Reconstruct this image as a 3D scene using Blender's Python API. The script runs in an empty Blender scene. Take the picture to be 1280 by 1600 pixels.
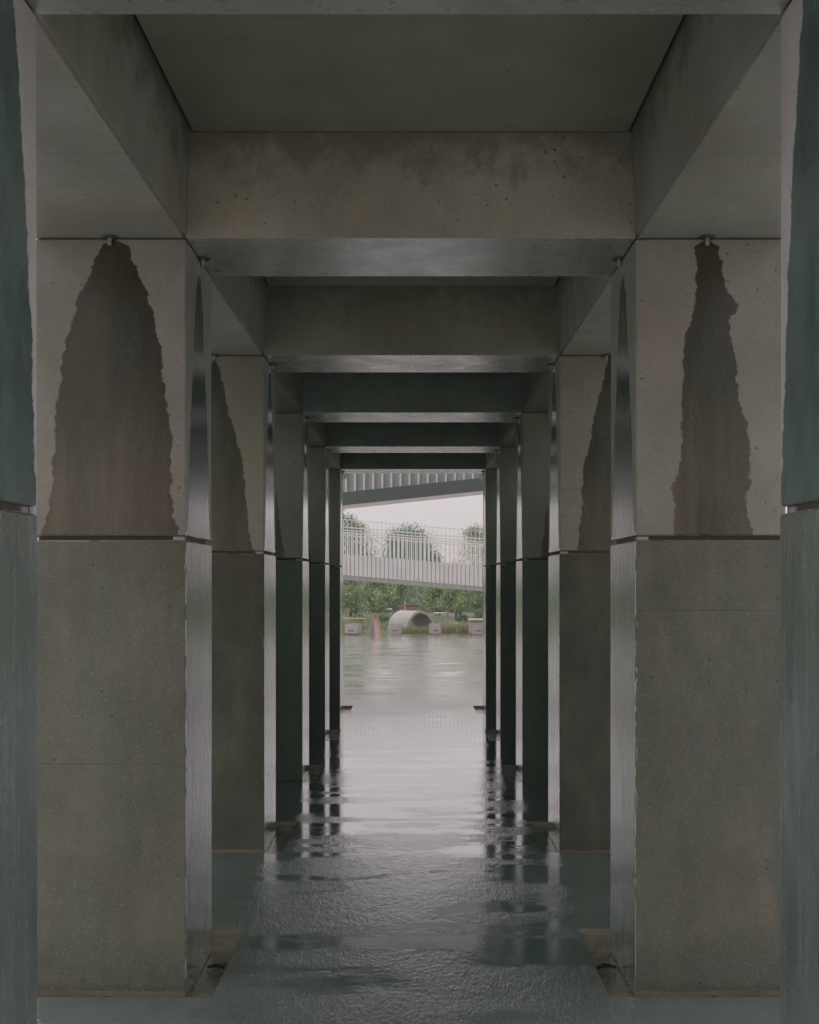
import bpy, bmesh, math, random
from mathutils import Vector, Matrix, noise as mnoise
random.seed(7)
S = bpy.context.scene
COL = S.collection
R = math.radians

# ------------------------------------------------------------------ camera
FPX = 1800.0                      # focal length in photograph pixels (1280 x 1600)
EYE = 1.643
cam_d = bpy.data.cameras.new("camera"); cam = bpy.data.objects.new("camera", cam_d); COL.objects.link(cam)
cam.location = (0.013, 0.0, EYE); cam.rotation_euler = (R(90), 0, 0)
cam_d.sensor_fit = 'VERTICAL'; cam_d.sensor_height = 24; cam_d.lens = 24 * FPX / 1600
cam_d.shift_y = 106 / 1600; cam_d.shift_x = -7 / 1600
cam_d.clip_start = 0.05; cam_d.clip_end = 600
S.camera = cam

# ------------------------------------------------------------------ sky, sun, exposure
SUN_EL, SUN_AZ = 52, 205          # azimuth clockwise from +Y (north): behind the camera, a little to the left
w = bpy.data.worlds.new("World"); S.world = w; w.use_nodes = True
nt = w.node_tree; nt.nodes.clear()
def wn(t, **k):
    n = nt.nodes.new(t)
    for a, b in k.items(): setattr(n, a, b)
    return n
sky = wn('ShaderNodeTexSky', sky_type='NISHITA', sun_disc=False, sun_elevation=R(SUN_EL), sun_rotation=R(SUN_AZ))
hs = wn('ShaderNodeHueSaturation'); hs.inputs['Saturation'].default_value = 0.12
mx = wn('ShaderNodeMix', data_type='RGBA'); mx.inputs['Factor'].default_value = 0.88
geo = wn('ShaderNodeTexCoord'); sep = wn('ShaderNodeSeparateXYZ')
# overcast: brighter overhead than at the horizon, broken by faint cloud
mr = wn('ShaderNodeMapRange'); mr.inputs['From Min'].default_value = 0.0; mr.inputs['From Max'].default_value = 1.0
mr.inputs['To Min'].default_value = 6.3; mr.inputs['To Max'].default_value = 17.0
cl = wn('ShaderNodeTexNoise'); cl.inputs['Scale'].default_value = 2.2; cl.inputs['Detail'].default_value = 4
cm = wn('ShaderNodeMapRange'); cm.inputs['To Min'].default_value = 0.9; cm.inputs['To Max'].default_value = 1.1
mm = wn('ShaderNodeMath', operation='MULTIPLY')
vm = wn('ShaderNodeVectorMath', operation='SCALE')
rgb = wn('ShaderNodeRGB'); rgb.outputs[0].default_value = (1.03, 0.93, 0.95, 1)
bg = wn('ShaderNodeBackground'); bg.inputs['Strength'].default_value = 0.1
out = wn('ShaderNodeOutputWorld')
L = nt.links.new
L(geo.outputs['Generated'], sep.inputs[0]); L(sep.outputs['Z'], mr.inputs['Value'])
L(geo.outputs['Generated'], cl.inputs['Vector']); L(cl.outputs['Fac'], cm.inputs['Value'])
# the cloud is thinner, so brighter, on the sun's side of the sky (behind the camera)
br = wn('ShaderNodeMapRange'); br.inputs['From Min'].default_value = .1; br.inputs['From Max'].default_value = -1.0
br.inputs['To Min'].default_value = 1.0; br.inputs['To Max'].default_value = 1.6
L(sep.outputs['Y'], br.inputs['Value'])
m2 = wn('ShaderNodeMath', operation='MULTIPLY'); L(br.outputs[0], m2.inputs[0]); L(mr.outputs[0], m2.inputs[1])
L(m2.outputs[0], mm.inputs[0]); L(cm.outputs[0], mm.inputs[1])
tint = wn('ShaderNodeMix', data_type='RGBA'); tint.inputs['B'].default_value = (.945, .945, .92, 1)   # cooler cloud away from the bright horizon
tf = wn('ShaderNodeMapRange'); tf.inputs['From Min'].default_value = .75; tf.inputs['From Max'].default_value = -.2
L(sep.outputs['Y'], tf.inputs['Value']); L(tf.outputs[0], tint.inputs['Factor']); L(rgb.outputs[0], tint.inputs['A'])
L(tint.outputs['Result'], vm.inputs[0]); L(mm.outputs[0], vm.inputs['Scale'])
L(sky.outputs[0], hs.inputs['Color']); L(hs.outputs[0], mx.inputs['A']); L(vm.outputs[0], mx.inputs['B'])
L(mx.outputs['Result'], bg.inputs['Color']); L(bg.outputs[0], out.inputs['Surface'])
sd = bpy.data.lights.new("sun", 'SUN'); sd.energy = 0.8; sd.angle = R(25); sd.color = (1.0, 0.95, 0.92)
so = bpy.data.objects.new("sun", sd); COL.objects.link(so)
so.rotation_euler = (R(90 - SUN_EL), 0, R(-SUN_AZ + 180)); so.location = (0, -20, 30)
S.view_settings.view_transform = 'Standard'; S.view_settings.look = 'None'
S.view_settings.gamma = 1; S.view_settings.exposure = 0.0

# ------------------------------------------------------------------ helpers
def tag(o, label=None, cat=None, group=None, kind=None):
    if label: o['label'] = label
    if cat: o['category'] = cat
    if group: o['group'] = group
    if kind: o['kind'] = kind
    return o
def link(name, bm, mats, parent=None, loc=(0, 0, 0), smooth=False):
    me = bpy.data.meshes.new(name); bm.to_mesh(me); bm.free()
    for m in (mats if isinstance(mats, (list, tuple)) else [mats]): me.materials.append(m)
    if smooth:
        for p in me.polygons: p.use_smooth = True
    o = bpy.data.objects.new(name, me); COL.objects.link(o); o.location = loc
    if parent: o.parent = parent
    return o
def empty(name, loc, label=None, cat=None, group=None):
    o = bpy.data.objects.new(name, None); COL.objects.link(o); o.location = loc; o.empty_display_size = .1
    return tag(o, label, cat, group)
def box(bm, x0, x1, y0, y1, z0, z1, bev=0.0, mi=0, seg=1):
    vs = [bm.verts.new(p) for p in [(x0,y0,z0),(x1,y0,z0),(x1,y1,z0),(x0,y1,z0),(x0,y0,z1),(x1,y0,z1),(x1,y1,z1),(x0,y1,z1)]]
    fs = [bm.faces.new([vs[i] for i in f]) for f in [(0,3,2,1),(4,5,6,7),(0,1,5,4),(1,2,6,5),(2,3,7,6),(3,0,4,7)]]
    for f in fs: f.material_index = mi
    if bev:
        es = list({e for f in fs for e in f.edges})
        bmesh.ops.bevel(bm, geom=es, offset=bev, segments=seg, profile=.5, affect='EDGES')
    return vs
def cyl(bm, p0, p1, r0, r1=None, n=12, cap=True):
    if r1 is None: r1 = r0
    p0, p1 = Vector(p0), Vector(p1); d = (p1 - p0)
    q = d.to_track_quat('Z', 'Y')
    a, b = [], []
    for i in range(n):
        t = 2*math.pi*i/n; v = Vector((math.cos(t), math.sin(t), 0))
        a.append(bm.verts.new(p0 + q @ (v*r0))); b.append(bm.verts.new(p1 + q @ (v*r1)))
    for i in range(n):
        bm.faces.new([a[i], a[(i+1)%n], b[(i+1)%n], b[i]])
    if cap: bm.faces.new(a[::-1]); bm.faces.new(b)
def chipped(bm, x0, x1, y0, y1, z0, z1, bev=.009, chip=.006, seed=0, step=.02):
    """a cast block: bevelled, its arrises worn unevenly (only the middle line of each bevel moves)"""
    rnd = random.Random(seed)
    b2 = bmesh.new(); box(b2, x0, x1, y0, y1, z0, z1, bev, seg=2)
    for ax, a, b in ((0, x0, x1), (1, y0, y1), (2, z0, z1)):
        n = max(1, int((b-a)/step)); nv = Vector([1 if i == ax else 0 for i in range(3)])
        for k in range(1, n):
            # cut only the thin bevel strips so that the flat faces stay flat
            co = Vector((0, 0, 0)); co[ax] = a + (b-a)*k/n
            fs = [f for f in b2.faces if f.calc_area() < bev*3*max(x1-x0, y1-y0, z1-z0) and sum(1 for c in f.normal if abs(c) > .2) >= 2]
            es = {e for f in fs for e in f.edges}; vs = {v for f in fs for v in f.verts}
            bmesh.ops.bisect_plane(b2, geom=fs+list(es)+list(vs), plane_co=co, plane_no=nv)
    c = Vector(((x0+x1)/2, (y0+y1)/2, (z0+z1)/2)); h = Vector(((x1-x0)/2, (y1-y0)/2, (z1-z0)/2))
    for v in b2.verts:
        d = v.co - c
        near = [abs(abs(d[i]) - h[i]) for i in range(3)]
        k = [i for i in range(3) if near[i] < bev*.9 and near[i] > bev*.05]
        if len(k) >= 2:
            nz = mnoise.noise(v.co*9 + Vector((seed*3.1, 0, 0)))*.6 + mnoise.noise(v.co*45 + Vector((seed, 5, 0)))*.7
            amt = max(0, nz)*chip
            for i in k: v.co[i] -= math.copysign(amt, d[i])
    me = bpy.data.meshes.new('tmp'); b2.to_mesh(me); b2.free(); bm.from_mesh(me); bpy.data.meshes.remove(me)

class NT:
    def __init__(s, name):
        s.m = bpy.data.materials.new(name); s.m.use_nodes = True; s.t = s.m.node_tree
        s.b = s.t.nodes['Principled BSDF']; s.geo = None
    def n(s, t, ins=None, **k):
        x = s.t.nodes.new(t)
        for a, b in k.items(): setattr(x, a, b)
        for a, b in (ins or {}).items():
            if isinstance(b, bpy.types.NodeSocket): s.t.links.new(b, x.inputs[a])
            else: x.inputs[a].default_value = b
        return x
    def l(s, a, b): s.t.links.new(a, b)
    def pos(s):
        if not s.geo: s.geo = s.n('ShaderNodeNewGeometry')
        return s.geo.outputs['Position']
    def math(s, op, a, b=0.0, c=None):
        x = s.n('ShaderNodeMath', {0: a, 1: b}, operation=op)
        if c is not None:
            if isinstance(c, bpy.types.NodeSocket): s.l(c, x.inputs[2])
            else: x.inputs[2].default_value = c
        return x.outputs[0]
    def noise(s, scale, detail=3, rough=.55, vec=None, stretch=None, off=0.0):
        v = vec or s.pos()
        if stretch or off:
            v = s.n('ShaderNodeMapping', {'Vector': v, 'Scale': stretch or (1,1,1), 'Location': (off, off*.7, off*1.3)}).outputs[0]
        return s.n('ShaderNodeTexNoise', {'Vector': v, 'Scale': scale, 'Detail': detail, 'Roughness': rough}).outputs['Fac']
    def rng(s, v, a, b, c, d, smooth=False):
        x = s.n('ShaderNodeMapRange', {'Value': v, 'From Min': a, 'From Max': b, 'To Min': c, 'To Max': d})
        if smooth: x.interpolation_type = 'SMOOTHSTEP'
        return x.outputs[0]
    def mix(s, f, a, b, blend='MIX'):
        x = s.n('ShaderNodeMix', data_type='RGBA', blend_type=blend)
        for key, val in (('Factor', f), ('A', a), ('B', b)):
            if isinstance(val, bpy.types.NodeSocket): s.l(val, x.inputs[key])
            elif key == 'Factor': x.inputs[key].default_value = val
            else: x.inputs[key].default_value = (*val, 1) if len(val) == 3 else val
        return x.outputs['Result']
    def grey(s, v):
        c = s.n('ShaderNodeCombineColor', {0: v, 1: v, 2: v}); return c.outputs[0]
def simple(name, col, rough=.7, var=.15, scale=8, metal=0, spec=.5):
    t = NT(name); nz = t.noise(scale, 4)
    k = t.rng(nz, .3, .7, 1-var, 1+var)
    t.l(t.mix(1.0, col, t.grey(k), 'MULTIPLY'), t.b.inputs['Base Color'])
    t.b.inputs['Roughness'].default_value = rough; t.b.inputs['Metallic'].default_value = metal
    t.b.inputs['Specular IOR Level'].default_value = spec
    return t.m

# stain edges as curves over height: list of (z, low edge, high edge); u is measured in metres across the face
def concrete(name, dry=(.222,.206,.180), wet=(.040,.036,.021), wetness=0.0, stain=None, axis='X', sign=1.0, zr=(1.82, 3.01),
             rough_dry=.62, rough_wet=.22, line=None, seed=0.0, sheen=False, algae=.25, droplets=1.0, topdark=0.0, scratch=0.0, splash=0.0, runs=0.0):
    t = NT(name); p = t.pos()
    big = t.noise(1.3, 4, .6, off=seed); mid = t.noise(6, 5, .6, off=seed+3, stretch=(1, 1, .45))
    fine = t.noise(70, 4, .7, off=seed); grain = t.noise(190, 2, .8)
    streak = t.noise(5, 4, .65, stretch=(1, 1, .08), off=seed+9)
    # wet mask
    if stain:
        tc = t.n('ShaderNodeTexCoord'); sx = t.n('ShaderNodeSeparateXYZ', {0: tc.outputs['Object']})
        u = t.math('MULTIPLY', sx.outputs[axis], sign); z = sx.outputs['Z']
        zt = t.rng(z, zr[0], zr[1], 0, 1)
        def curve(pts):
            c = t.n('ShaderNodeFloatCurve'); c.inputs['Factor'].default_value = 1; t.l(zt, c.inputs['Value'])
            cv = c.mapping.curves[0]
            P = sorted(((z_-zr[0])/(zr[1]-zr[0]), e) for z_, e in pts)
            P = [(max(0, min(1, a)), b+.2) for a, b in P]
            if P[0][0] > .001: P.insert(0, (0, P[0][1]))
            if P[-1][0] < .999: P.append((1, P[-1][1]))
            cv.points[0].location = P[0]; cv.points[1].location = P[-1]
            for a in P[1:-1]: cv.points.new(*a)
            for q in cv.points: q.handle_type = 'VECTOR'
            c.mapping.update(); return t.math('SUBTRACT', c.outputs[0], .2)
        lo = curve([(a, b) for a, b, c in stain]); hi = curve([(a, c) for a, b, c in stain])
        j1 = t.rng(t.noise(14, 3, .6, off=seed+2, stretch=(1, 1, 1.4)), .3, .7, -.010, .010)
        j2 = t.rng(t.noise(75, 3, .75, off=seed+4, stretch=(1, 1, .6)), .3, .7, -.0035, .0035)
        ju = t.math('ADD', t.math('ADD', u, j1), j2)
        d = t.math('MINIMUM', t.math('SUBTRACT', ju, lo), t.math('SUBTRACT', hi, ju))
        wm = t.rng(d, -.004, .005, 0, 1, True)
        edge = t.rng(t.math('ABSOLUTE', t.math('SUBTRACT', d, .006)), 0, .012, 1, 0)
    else:
        wm = None; edge = None
        if 0 < wetness < 1:
            wm = t.rng(t.math('ADD', mid, t.math('MULTIPLY', big, .6)), .8-.5*wetness-.1, .8-.5*wetness+.4, 0, 1)
    # dry colour
    c = t.mix(t.rng(big, .35, .68, 0, 1), tuple(v*.74 for v in dry), tuple(v*1.18 for v in dry))
    c = t.mix(t.rng(mid, .42, .75, 0, algae), c, (.19, .20, .13))
    c = t.mix(t.rng(streak, .55, .8, 0, .35), c, tuple(v*.7 for v in dry))
    cw = t.mix(t.rng(t.math('ADD', mid, t.math('MULTIPLY', streak, .5)), .55, 1.0, 0, 1), tuple(v*.68 for v in wet), tuple(v*1.45 for v in wet))
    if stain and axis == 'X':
        # sky highlight on the lower stain, painted as a lighter brown towards the joint
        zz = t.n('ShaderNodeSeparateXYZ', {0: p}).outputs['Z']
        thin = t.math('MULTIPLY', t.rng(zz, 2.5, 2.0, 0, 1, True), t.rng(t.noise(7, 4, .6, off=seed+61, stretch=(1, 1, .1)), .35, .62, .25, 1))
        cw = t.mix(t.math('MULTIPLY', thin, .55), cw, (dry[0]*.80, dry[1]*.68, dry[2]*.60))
    warm = t.noise(2.1, 3, .6, off=seed+31)
    c = t.mix(t.rng(warm, .42, .68, 0, .40), c, (dry[0]*.98, dry[1]*.80, dry[2]*.66))
    c = t.mix(t.rng(t.noise(3.2, 5, .7, off=seed+37, stretch=(1, 1, .5)), .5, .8, 0, .5), c, tuple(v*.62 for v in dry))
    if topdark:  # beam faces darken unevenly towards the ceiling
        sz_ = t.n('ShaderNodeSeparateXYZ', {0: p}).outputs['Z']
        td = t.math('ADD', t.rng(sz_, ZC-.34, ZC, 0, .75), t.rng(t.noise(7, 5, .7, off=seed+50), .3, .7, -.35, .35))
        c = t.mix(t.math('MULTIPLY', t.rng(td, .25, .8, 0, 1, True), topdark), c, (.075, .08, .05))
    if wm: c = t.mix(wm, c, cw)
    elif wetness >= 1: c = cw
    c = t.mix(1.0, c, t.grey(t.rng(fine, .25, .75, .87, 1.13)), 'MULTIPLY')
    c = t.mix(1.0, c, t.grey(t.rng(grain, .25, .75, .90, 1.10)), 'MULTIPLY')
    if splash:      # lime specks splashed on the foot blocks
        sp_ = t.math('MULTIPLY', t.rng(t.noise(70, 3, .7, off=seed+90, stretch=(1, 1, .5)), .58, .70, 0, 1), t.rng(t.noise(3, 4, .6, off=seed+91), .45, .62, 0, 1))
        c = t.mix(t.math('MULTIPLY', sp_, splash), c, (.42, .44, .43))
    if runs:        # brown runs below the joint and damp tide marks above the floor
        rz = t.n('ShaderNodeSeparateXYZ', {0: p}).outputs['Z']
        rn = t.noise(9, 4, .65, off=seed+93, stretch=(1, 1, .07))
        r_ = t.math('MULTIPLY', t.rng(t.math('ADD', t.rng(rz, 1.0, 1.8, -.28, .10), rn), .48, .66, 0, 1, True), runs)
        c = t.mix(t.math('MULTIPLY', r_, .6), c, (.105, .078, .052))
        tn = t.rng(t.noise(3.5, 4, .6, off=seed+95), .3, .7, -.10, .10)
        tm = t.rng(t.math('ADD', rz, tn), .05, .24, 1, 0, True)
        c = t.mix(t.math('MULTIPLY', tm, .5*runs), c, (.05, .058, .045))
        foot = t.rng(t.math('ADD', rz, t.math('MULTIPLY', tn, .06)), -.002, .002, 1, 0)
        c = t.mix(t.math('MULTIPLY', foot, .9), c, (.155, .12, .088))
        pt = t.rng(t.noise(2.6, 6, .7, off=seed+97), .47, .60, 0, 1, True)
        c = t.mix(t.math('MULTIPLY', pt, .62*runs), c, tuple(v*.55 for v in dry))
        sand = t.rng(t.noise(230, 1, .5, off=seed+98), .66, .76, 0, 1)
        c = t.mix(t.math('MULTIPLY', sand, .6*runs), c, (.34, .33, .30))
    # bug holes
    vor = t.n('ShaderNodeTexVoronoi', {'Vector': p, 'Scale': 26.0, 'Randomness': 1.0})
    size = t.n('ShaderNodeSeparateColor', {0: vor.outputs['Color']})
    rad = t.rng(size.outputs[0], .45, 1.0, 0.0, .17)
    hole = t.rng(t.math('SUBTRACT', vor.outputs['Distance'], rad), -.02, .02, 1, 0)
    hole = t.math('MULTIPLY', hole, t.rng(size.outputs[0], .5, .52, 0, 1))
    hole = t.math('MULTIPLY', hole, t.math('MAXIMUM', t.rng(big, .44, .52, 0, 1), wm) if (stain and axis == 'X') else t.rng(big, .44, .52, 0, 1))
    c = t.mix(t.math('MULTIPLY', hole, .75), c, (.05, .047, .04))
    height = t.math('ADD', t.math('MULTIPLY', fine, .0018), t.math('MULTIPLY', grain, .0006))
    height = t.math('ADD', height, t.math('MULTIPLY', t.math('SUBTRACT', 0, hole), .003))
    height = t.math('ADD', height, t.math('MULTIPLY', big, .006))
    if line is not None:
        sz = t.n('ShaderNodeSeparateXYZ', {0: p})
        wob = t.rng(t.noise(9, 2, off=seed), .3, .7, -.0015, .0015)
        dl = t.math('ABSOLUTE', t.math('ADD', t.math('SUBTRACT', sz.outputs['Z'], line), wob))
        lm = t.math('MULTIPLY', t.rng(dl, .001, .004, 1, 0), t.rng(mid, .3, .5, .4, 1))
        c = t.mix(t.math('MULTIPLY', lm, .55), c, (.07, .065, .055))
        height = t.math('SUBTRACT', height, t.math('MULTIPLY', lm, .002))
    if droplets:
        dr = t.noise(130, 2, .6, off=seed+20, stretch=(1, 1, .55))
        dpat = t.rng(t.noise(5.5, 3, .6, off=seed+23, stretch=(1, 1, .12)), .42, .62, .3, 1)
        dd = t.math('MULTIPLY', t.math('MULTIPLY', t.rng(dr, .45, .75, 0, 1), dpat), .00030*droplets)
        height = t.math('ADD', height, t.math('MULTIPLY', dd, wm) if wm else (dd if wetness >= 1 else 0.0))
    bp = t.n('ShaderNodeBump', {'Height': height, 'Distance': 1.0, 'Strength': .55 if not sheen else .42})
    t.l(bp.outputs[0], t.b.inputs['Normal'])
    t.l(c, t.b.inputs['Base Color'])
    rd = t.rng(mid, .3, .7, rough_dry-.08, rough_dry+.1); rw = t.rng(mid, .3, .75, rough_wet-.04, rough_wet+(.06 if sheen else .15))
    if wm:
        rr = t.n('ShaderNodeMix', {'Factor': wm, 'A': rd, 'B': rw}).outputs['Result']
        t.l(rr, t.b.inputs['Roughness'])
    else: t.l(rw if wetness >= 1 else rd, t.b.inputs['Roughness'])
    if scratch:
        sc = t.noise(55, 3, .7, stretch=(1, 1, .06), off=seed+70)
        height2 = t.math('ADD', height, t.math('MULTIPLY', sc, .0012*scratch)); t.l(height2, bp.inputs['Height'])
    if sheen:
        t.b.inputs['Specular IOR Level'].default_value = 1.0
    if sheen and not (wm or wetness >= 1):
        t.b.inputs['Coat Weight'].default_value = .5; t.l(t.rng(streak, .35, .65, .18, .4), t.b.inputs['Coat Roughness'])
    if wm or wetness >= 1:
        cwt = wm if wm else 1.0
        if wm: t.l(wm, t.b.inputs['Coat Weight'])
        else: t.b.inputs['Coat Weight'].default_value = 1.0
        t.b.inputs['Coat IOR'].default_value = 2.5 if sheen else 1.33; t.b.inputs['Coat Roughness'].default_value = .09
        if sheen:
            t.l(t.rng(t.noise(38, 4, .7, stretch=(1, 1, .05), off=seed+80), .35, .7, .10, .34), t.b.inputs['Coat Roughness'])
        if wm and not sheen: t.l(t.rng(wm, 0, 1, .5, .06), t.b.inputs['Specular IOR Level'])
        t.l(bp.outputs[0], t.b.inputs['Coat Normal'])
    return t.m

# ------------------------------------------------------------------ dimensions (metres)
W2, SP, T, PW = .90, 2.403, .589, .60      # half passage, bay spacing, pillar depth, pillar width
Y0 = .916*SP                                # front of the first visible pair
ZJ, ZB, ZC = 1.813, 3.010, 3.432            # pillar joint, beam soffit, ceiling
def py(n): return Y0 + n*SP
ORD = {-1: 'beside the viewpoint', 0: 'nearest', 1: 'second nearest', 2: 'third', 3: 'fourth', 4: 'fifth', 5: 'farthest'}

# ------------------------------------------------------------------ floor with a sunken tray round each pillar
def floor_material():
    t = NT('wet_floor'); p = t.pos(); s = t.n('ShaderNodeSeparateXYZ', {0: p})
    big = t.noise(.55, 4, .6); mid = t.noise(2.6, 5, .6, stretch=(1, .8, 1)); fine = t.noise(60, 4, .7)
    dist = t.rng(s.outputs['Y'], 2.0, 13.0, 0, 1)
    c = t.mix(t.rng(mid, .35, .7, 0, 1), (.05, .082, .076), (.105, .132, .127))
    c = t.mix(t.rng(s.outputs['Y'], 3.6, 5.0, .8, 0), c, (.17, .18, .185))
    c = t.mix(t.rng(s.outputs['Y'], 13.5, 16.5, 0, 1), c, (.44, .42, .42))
    c = t.mix(1.0, c, t.grey(t.rng(fine, .3, .7, .85, 1.15)), 'MULTIPLY')
    t.l(c, t.b.inputs['Base Color'])
    # calm film of water broken by patches of ripple
    patch = t.rng(t.noise(1.5, 5, .65, stretch=(.6, 1.7, 1), off=4), .42, .54, .07, 1, True)
    near = t.math('ADD', t.rng(s.outputs['Y'], 5.0, 14.0, 1.0, .2), t.rng(s.outputs['Y'], 15.0, 20.0, 0, .7))
    warp = t.n('ShaderNodeMapping', {'Vector': p, 'Scale': (1, .75, 1)}).outputs[0]
    film = t.n('ShaderNodeMapping', {'Vector': p, 'Scale': (1, .32, 1)}).outputs[0]
    r1 = t.math('SUBTRACT', t.noise(26, 4, .75, vec=film), .5); r2 = t.math('SUBTRACT', t.noise(80, 3, .7, vec=film), .5)
    wv = t.n('ShaderNodeTexWave', {'Vector': p, 'Scale': 6.0, 'Distortion': 9.0, 'Detail': 3.0, 'Detail Scale': 1.4}, bands_direction='Y').outputs['Fac']; wv = t.math('SUBTRACT', wv, .5)
    sw = t.noise(2.2, 2, .5, vec=warp)
    close = t.math('ADD', t.rng(s.outputs['Y'], 5.5, 9.5, 1.0, .16), t.rng(s.outputs['Y'], 16, 20, 0, .5))
    r0 = t.math('SUBTRACT', t.noise(5.5, 6, .8, vec=warp), .5)
    h = t.math('ADD', t.math('MULTIPLY', r1, .0050), t.math('MULTIPLY', r2, .0030))
    h = t.math('ADD', t.math('MULTIPLY', h, close), t.math('MULTIPLY', r0, .0048))
    h = t.math('ADD', h, t.math('MULTIPLY', wv, .0001))
    h = t.math('MULTIPLY', t.math('MULTIPLY', h, patch), near)
    h = t.math('ADD', h, t.math('MULTIPLY', t.math('MULTIPLY', sw, .0012), near))
    bp = t.n('ShaderNodeBump', {'Height': h, 'Distance': 1.0, 'Strength': 1.0}); t.l(bp.outputs[0], t.b.inputs['Normal'])
    t.l(t.math('ADD', t.rng(mid, .3, .7, .05, .14), t.rng(s.outputs['Y'], 15, 19, 0, .04)), t.b.inputs['Roughness'])
    t.b.inputs['IOR'].default_value = 1.8
    t.b.inputs['Coat Weight'].default_value = 1.0; t.b.inputs['Coat IOR'].default_value = 2.0; t.l(t.rng(s.outputs['Y'], 15, 19, .03, .07), t.b.inputs['Coat Roughness'])
    t.l(bp.outputs[0], t.b.inputs['Coat Normal'])
    return t.m
M_floor = floor_material()
M_tray = concrete('silty_tray', wet=(.120, .112, .078), wetness=1, rough_wet=.25, droplets=.4)
M_lip = concrete('tray_lip', wet=(.24, .21, .165), wetness=1, rough_wet=.4, droplets=.4)
bm = bmesh.new()
TX0, TX1, TF, TB, TD = .783, 1.62, .07, .23, .034
ys = [1.2]; trays = []
for n in range(0, 6):
    a, b = py(n)-TF, py(n)+T+TB; trays.append((a, b)); ys += [a, b]
ys += [16.0]
xs = [-2.6, -TX1, -TX0, TX0, TX1, 2.6]
gv = {}
def V(x, y, z):
    k = (round(x, 4), round(y, 4), round(z, 4))
    if k not in gv: gv[k] = bm.verts.new(k)
    return gv[k]
for i in range(len(ys)-1):
    for j in range(5):
        x0, x1, y0, y1 = xs[j], xs[j+1], ys[i], ys[i+1]
        if j in (1, 3) and i % 2 == 1:
            q = [(x0,y0), (x1,y0), (x1,y1), (x0,y1)]
            f = bm.faces.new([V(x, y, -TD) for x, y in q]); f.material_index = 1
            for k in range(4):
                (ax, ay), (bx_, by_) = q[k], q[(k+1) % 4]
                f = bm.faces.new([V(ax, ay, 0), V(bx_, by_, 0), V(bx_, by_, -TD), V(ax, ay, -TD)]); f.material_index = 2
        else:
            bm.faces.new([V(x0,y0,0), V(x1,y0,0), V(x1,y1,0), V(x0,y1,0)])
for x0, x1, y0, y1 in ((-24, 24, 16.0, 35.2),):
    bm.faces.new([V(x0,y0,0), V(x1,y0,0), V(x1,y1,0), V(x0,y1,0)])
bm.normal_update()
tag(link('floor', bm, [M_floor, M_tray, M_lip]), kind='structure')

def paving_mat():
    t = NT('pale_paving'); a = t.noise(.7, 4, .6); b = t.noise(40, 4, .7)
    c = t.mix(t.rng(a, .35, .65, 0, 1), (.44, .43, .415), (.54, .525, .505)); c = t.mix(1, c, t.grey(t.rng(b, .3, .7, .88, 1.12)), 'MULTIPLY')
    t.l(c, t.b.inputs['Base Color']); t.b.inputs['Roughness'].default_value = .55; return t.m
bm = bmesh.new()
for x0, x1, y0, y1 in ((-24, 24, -30, 1.2), (-24, -2.6, 1.2, 16.0), (2.6, 24, 1.2, 16.0)):
    bm.faces.new([bm.verts.new(p) for p in ((x0,y0,0),(x1,y0,0),(x1,y1,0),(x0,y1,0))])
tag(link('plaza', bm, paving_mat()), kind='structure')

# ------------------------------------------------------------------ pillars
def zpx(y, ppm): return EYE + (906-y)/ppm
k1, k2 = 391.3, 258.3
st_1l = [(zpx(y,k1), (290-b)/k1, (290-a)/k1) for y, a, b in
  [(374,172,176),(385,158,204),(400,148,207),(430,140,215),(460,122,230),(500,112,240),(550,100,252),(600,92,258),(650,87,264),(700,84,270),(760,80,267),(800,75,271),(832,64,277)]]
st_1r = [(zpx(y,k1), (a-995)/k1, (b-995)/k1) for y, a, b in
  [(374,1104,1106),(385,1087,1124),(420,1090,1130),(455,1088,1140),(474,1088,1156),(490,1086,1152),(494,1084,1140),(520,1074,1143),(560,1070,1150),(620,1068,1155),(660,1066,1168),(700,1068,1173),(740,1060,1173),(765,1052,1172),(776,1055,1165),(832,1056,1178)]]
st_2l = [(zpx(y,k2), (411-b)/k2, .60-(411-b)/k2) for y, b in
  [(556,333),(570,340),(600,348),(640,355),(680,367),(720,378),(760,382),(800,385),(840,388),(860,394)]]
st_2r = [(zpx(y,k2), (a-876)/k2, .60-(a-876)/k2+.04) for y, a in
  [(556,951),(570,949),(600,943),(640,932),(680,925),(720,915),(760,912),(800,910),(840,905),(860,903)]]
st_far = [(3.0,.28,.31),(2.8,.25,.37),(2.4,.22,.42),(2.0,.17,.46),(1.82,.14,.5)]
st_0 = [(3.0,.0,.42),(2.6,-.05,.50),(2.2,-.05,.55),(1.9,-.05,.575),(1.82,-.1,.7)]
st_side = [(2.99,.28,.31),(2.8,.21,.38),(2.5,.15,.44),(2.3,.10,.49),(2.0,.07,.52),(1.84,.04,.55),(1.82,-.1,.7)]
M_back = concrete('dry_concrete', seed=1)
M_side = concrete('streaked_side_concrete', stain=st_side, axis='Y', seed=5, rough_wet=.14, rough_dry=.45, sheen=True, droplets=.6, scratch=1.3, wet=(.036,.062,.052), dry=(.25,.265,.245))
M_side0 = concrete('streaked_near_side_concrete', stain=st_0, axis='Y', seed=6, rough_wet=.25, rough_dry=.6, droplets=.5, wet=(.085,.125,.12), dry=(.46,.44,.465))
M_low_side = concrete('soaked_side_concrete', wetness=1, wet=(.105,.135,.122), rough_wet=.14, seed=8, sheen=True, droplets=.9, scratch=2.0, splash=.5)
M_low1 = concrete('damp_block_left', dry=(.162,.152,.126), wetness=.5, wet=(.078,.080,.060), rough_wet=.36, rough_dry=.58, runs=1.0, line=.904, seed=11, algae=.4)
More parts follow.
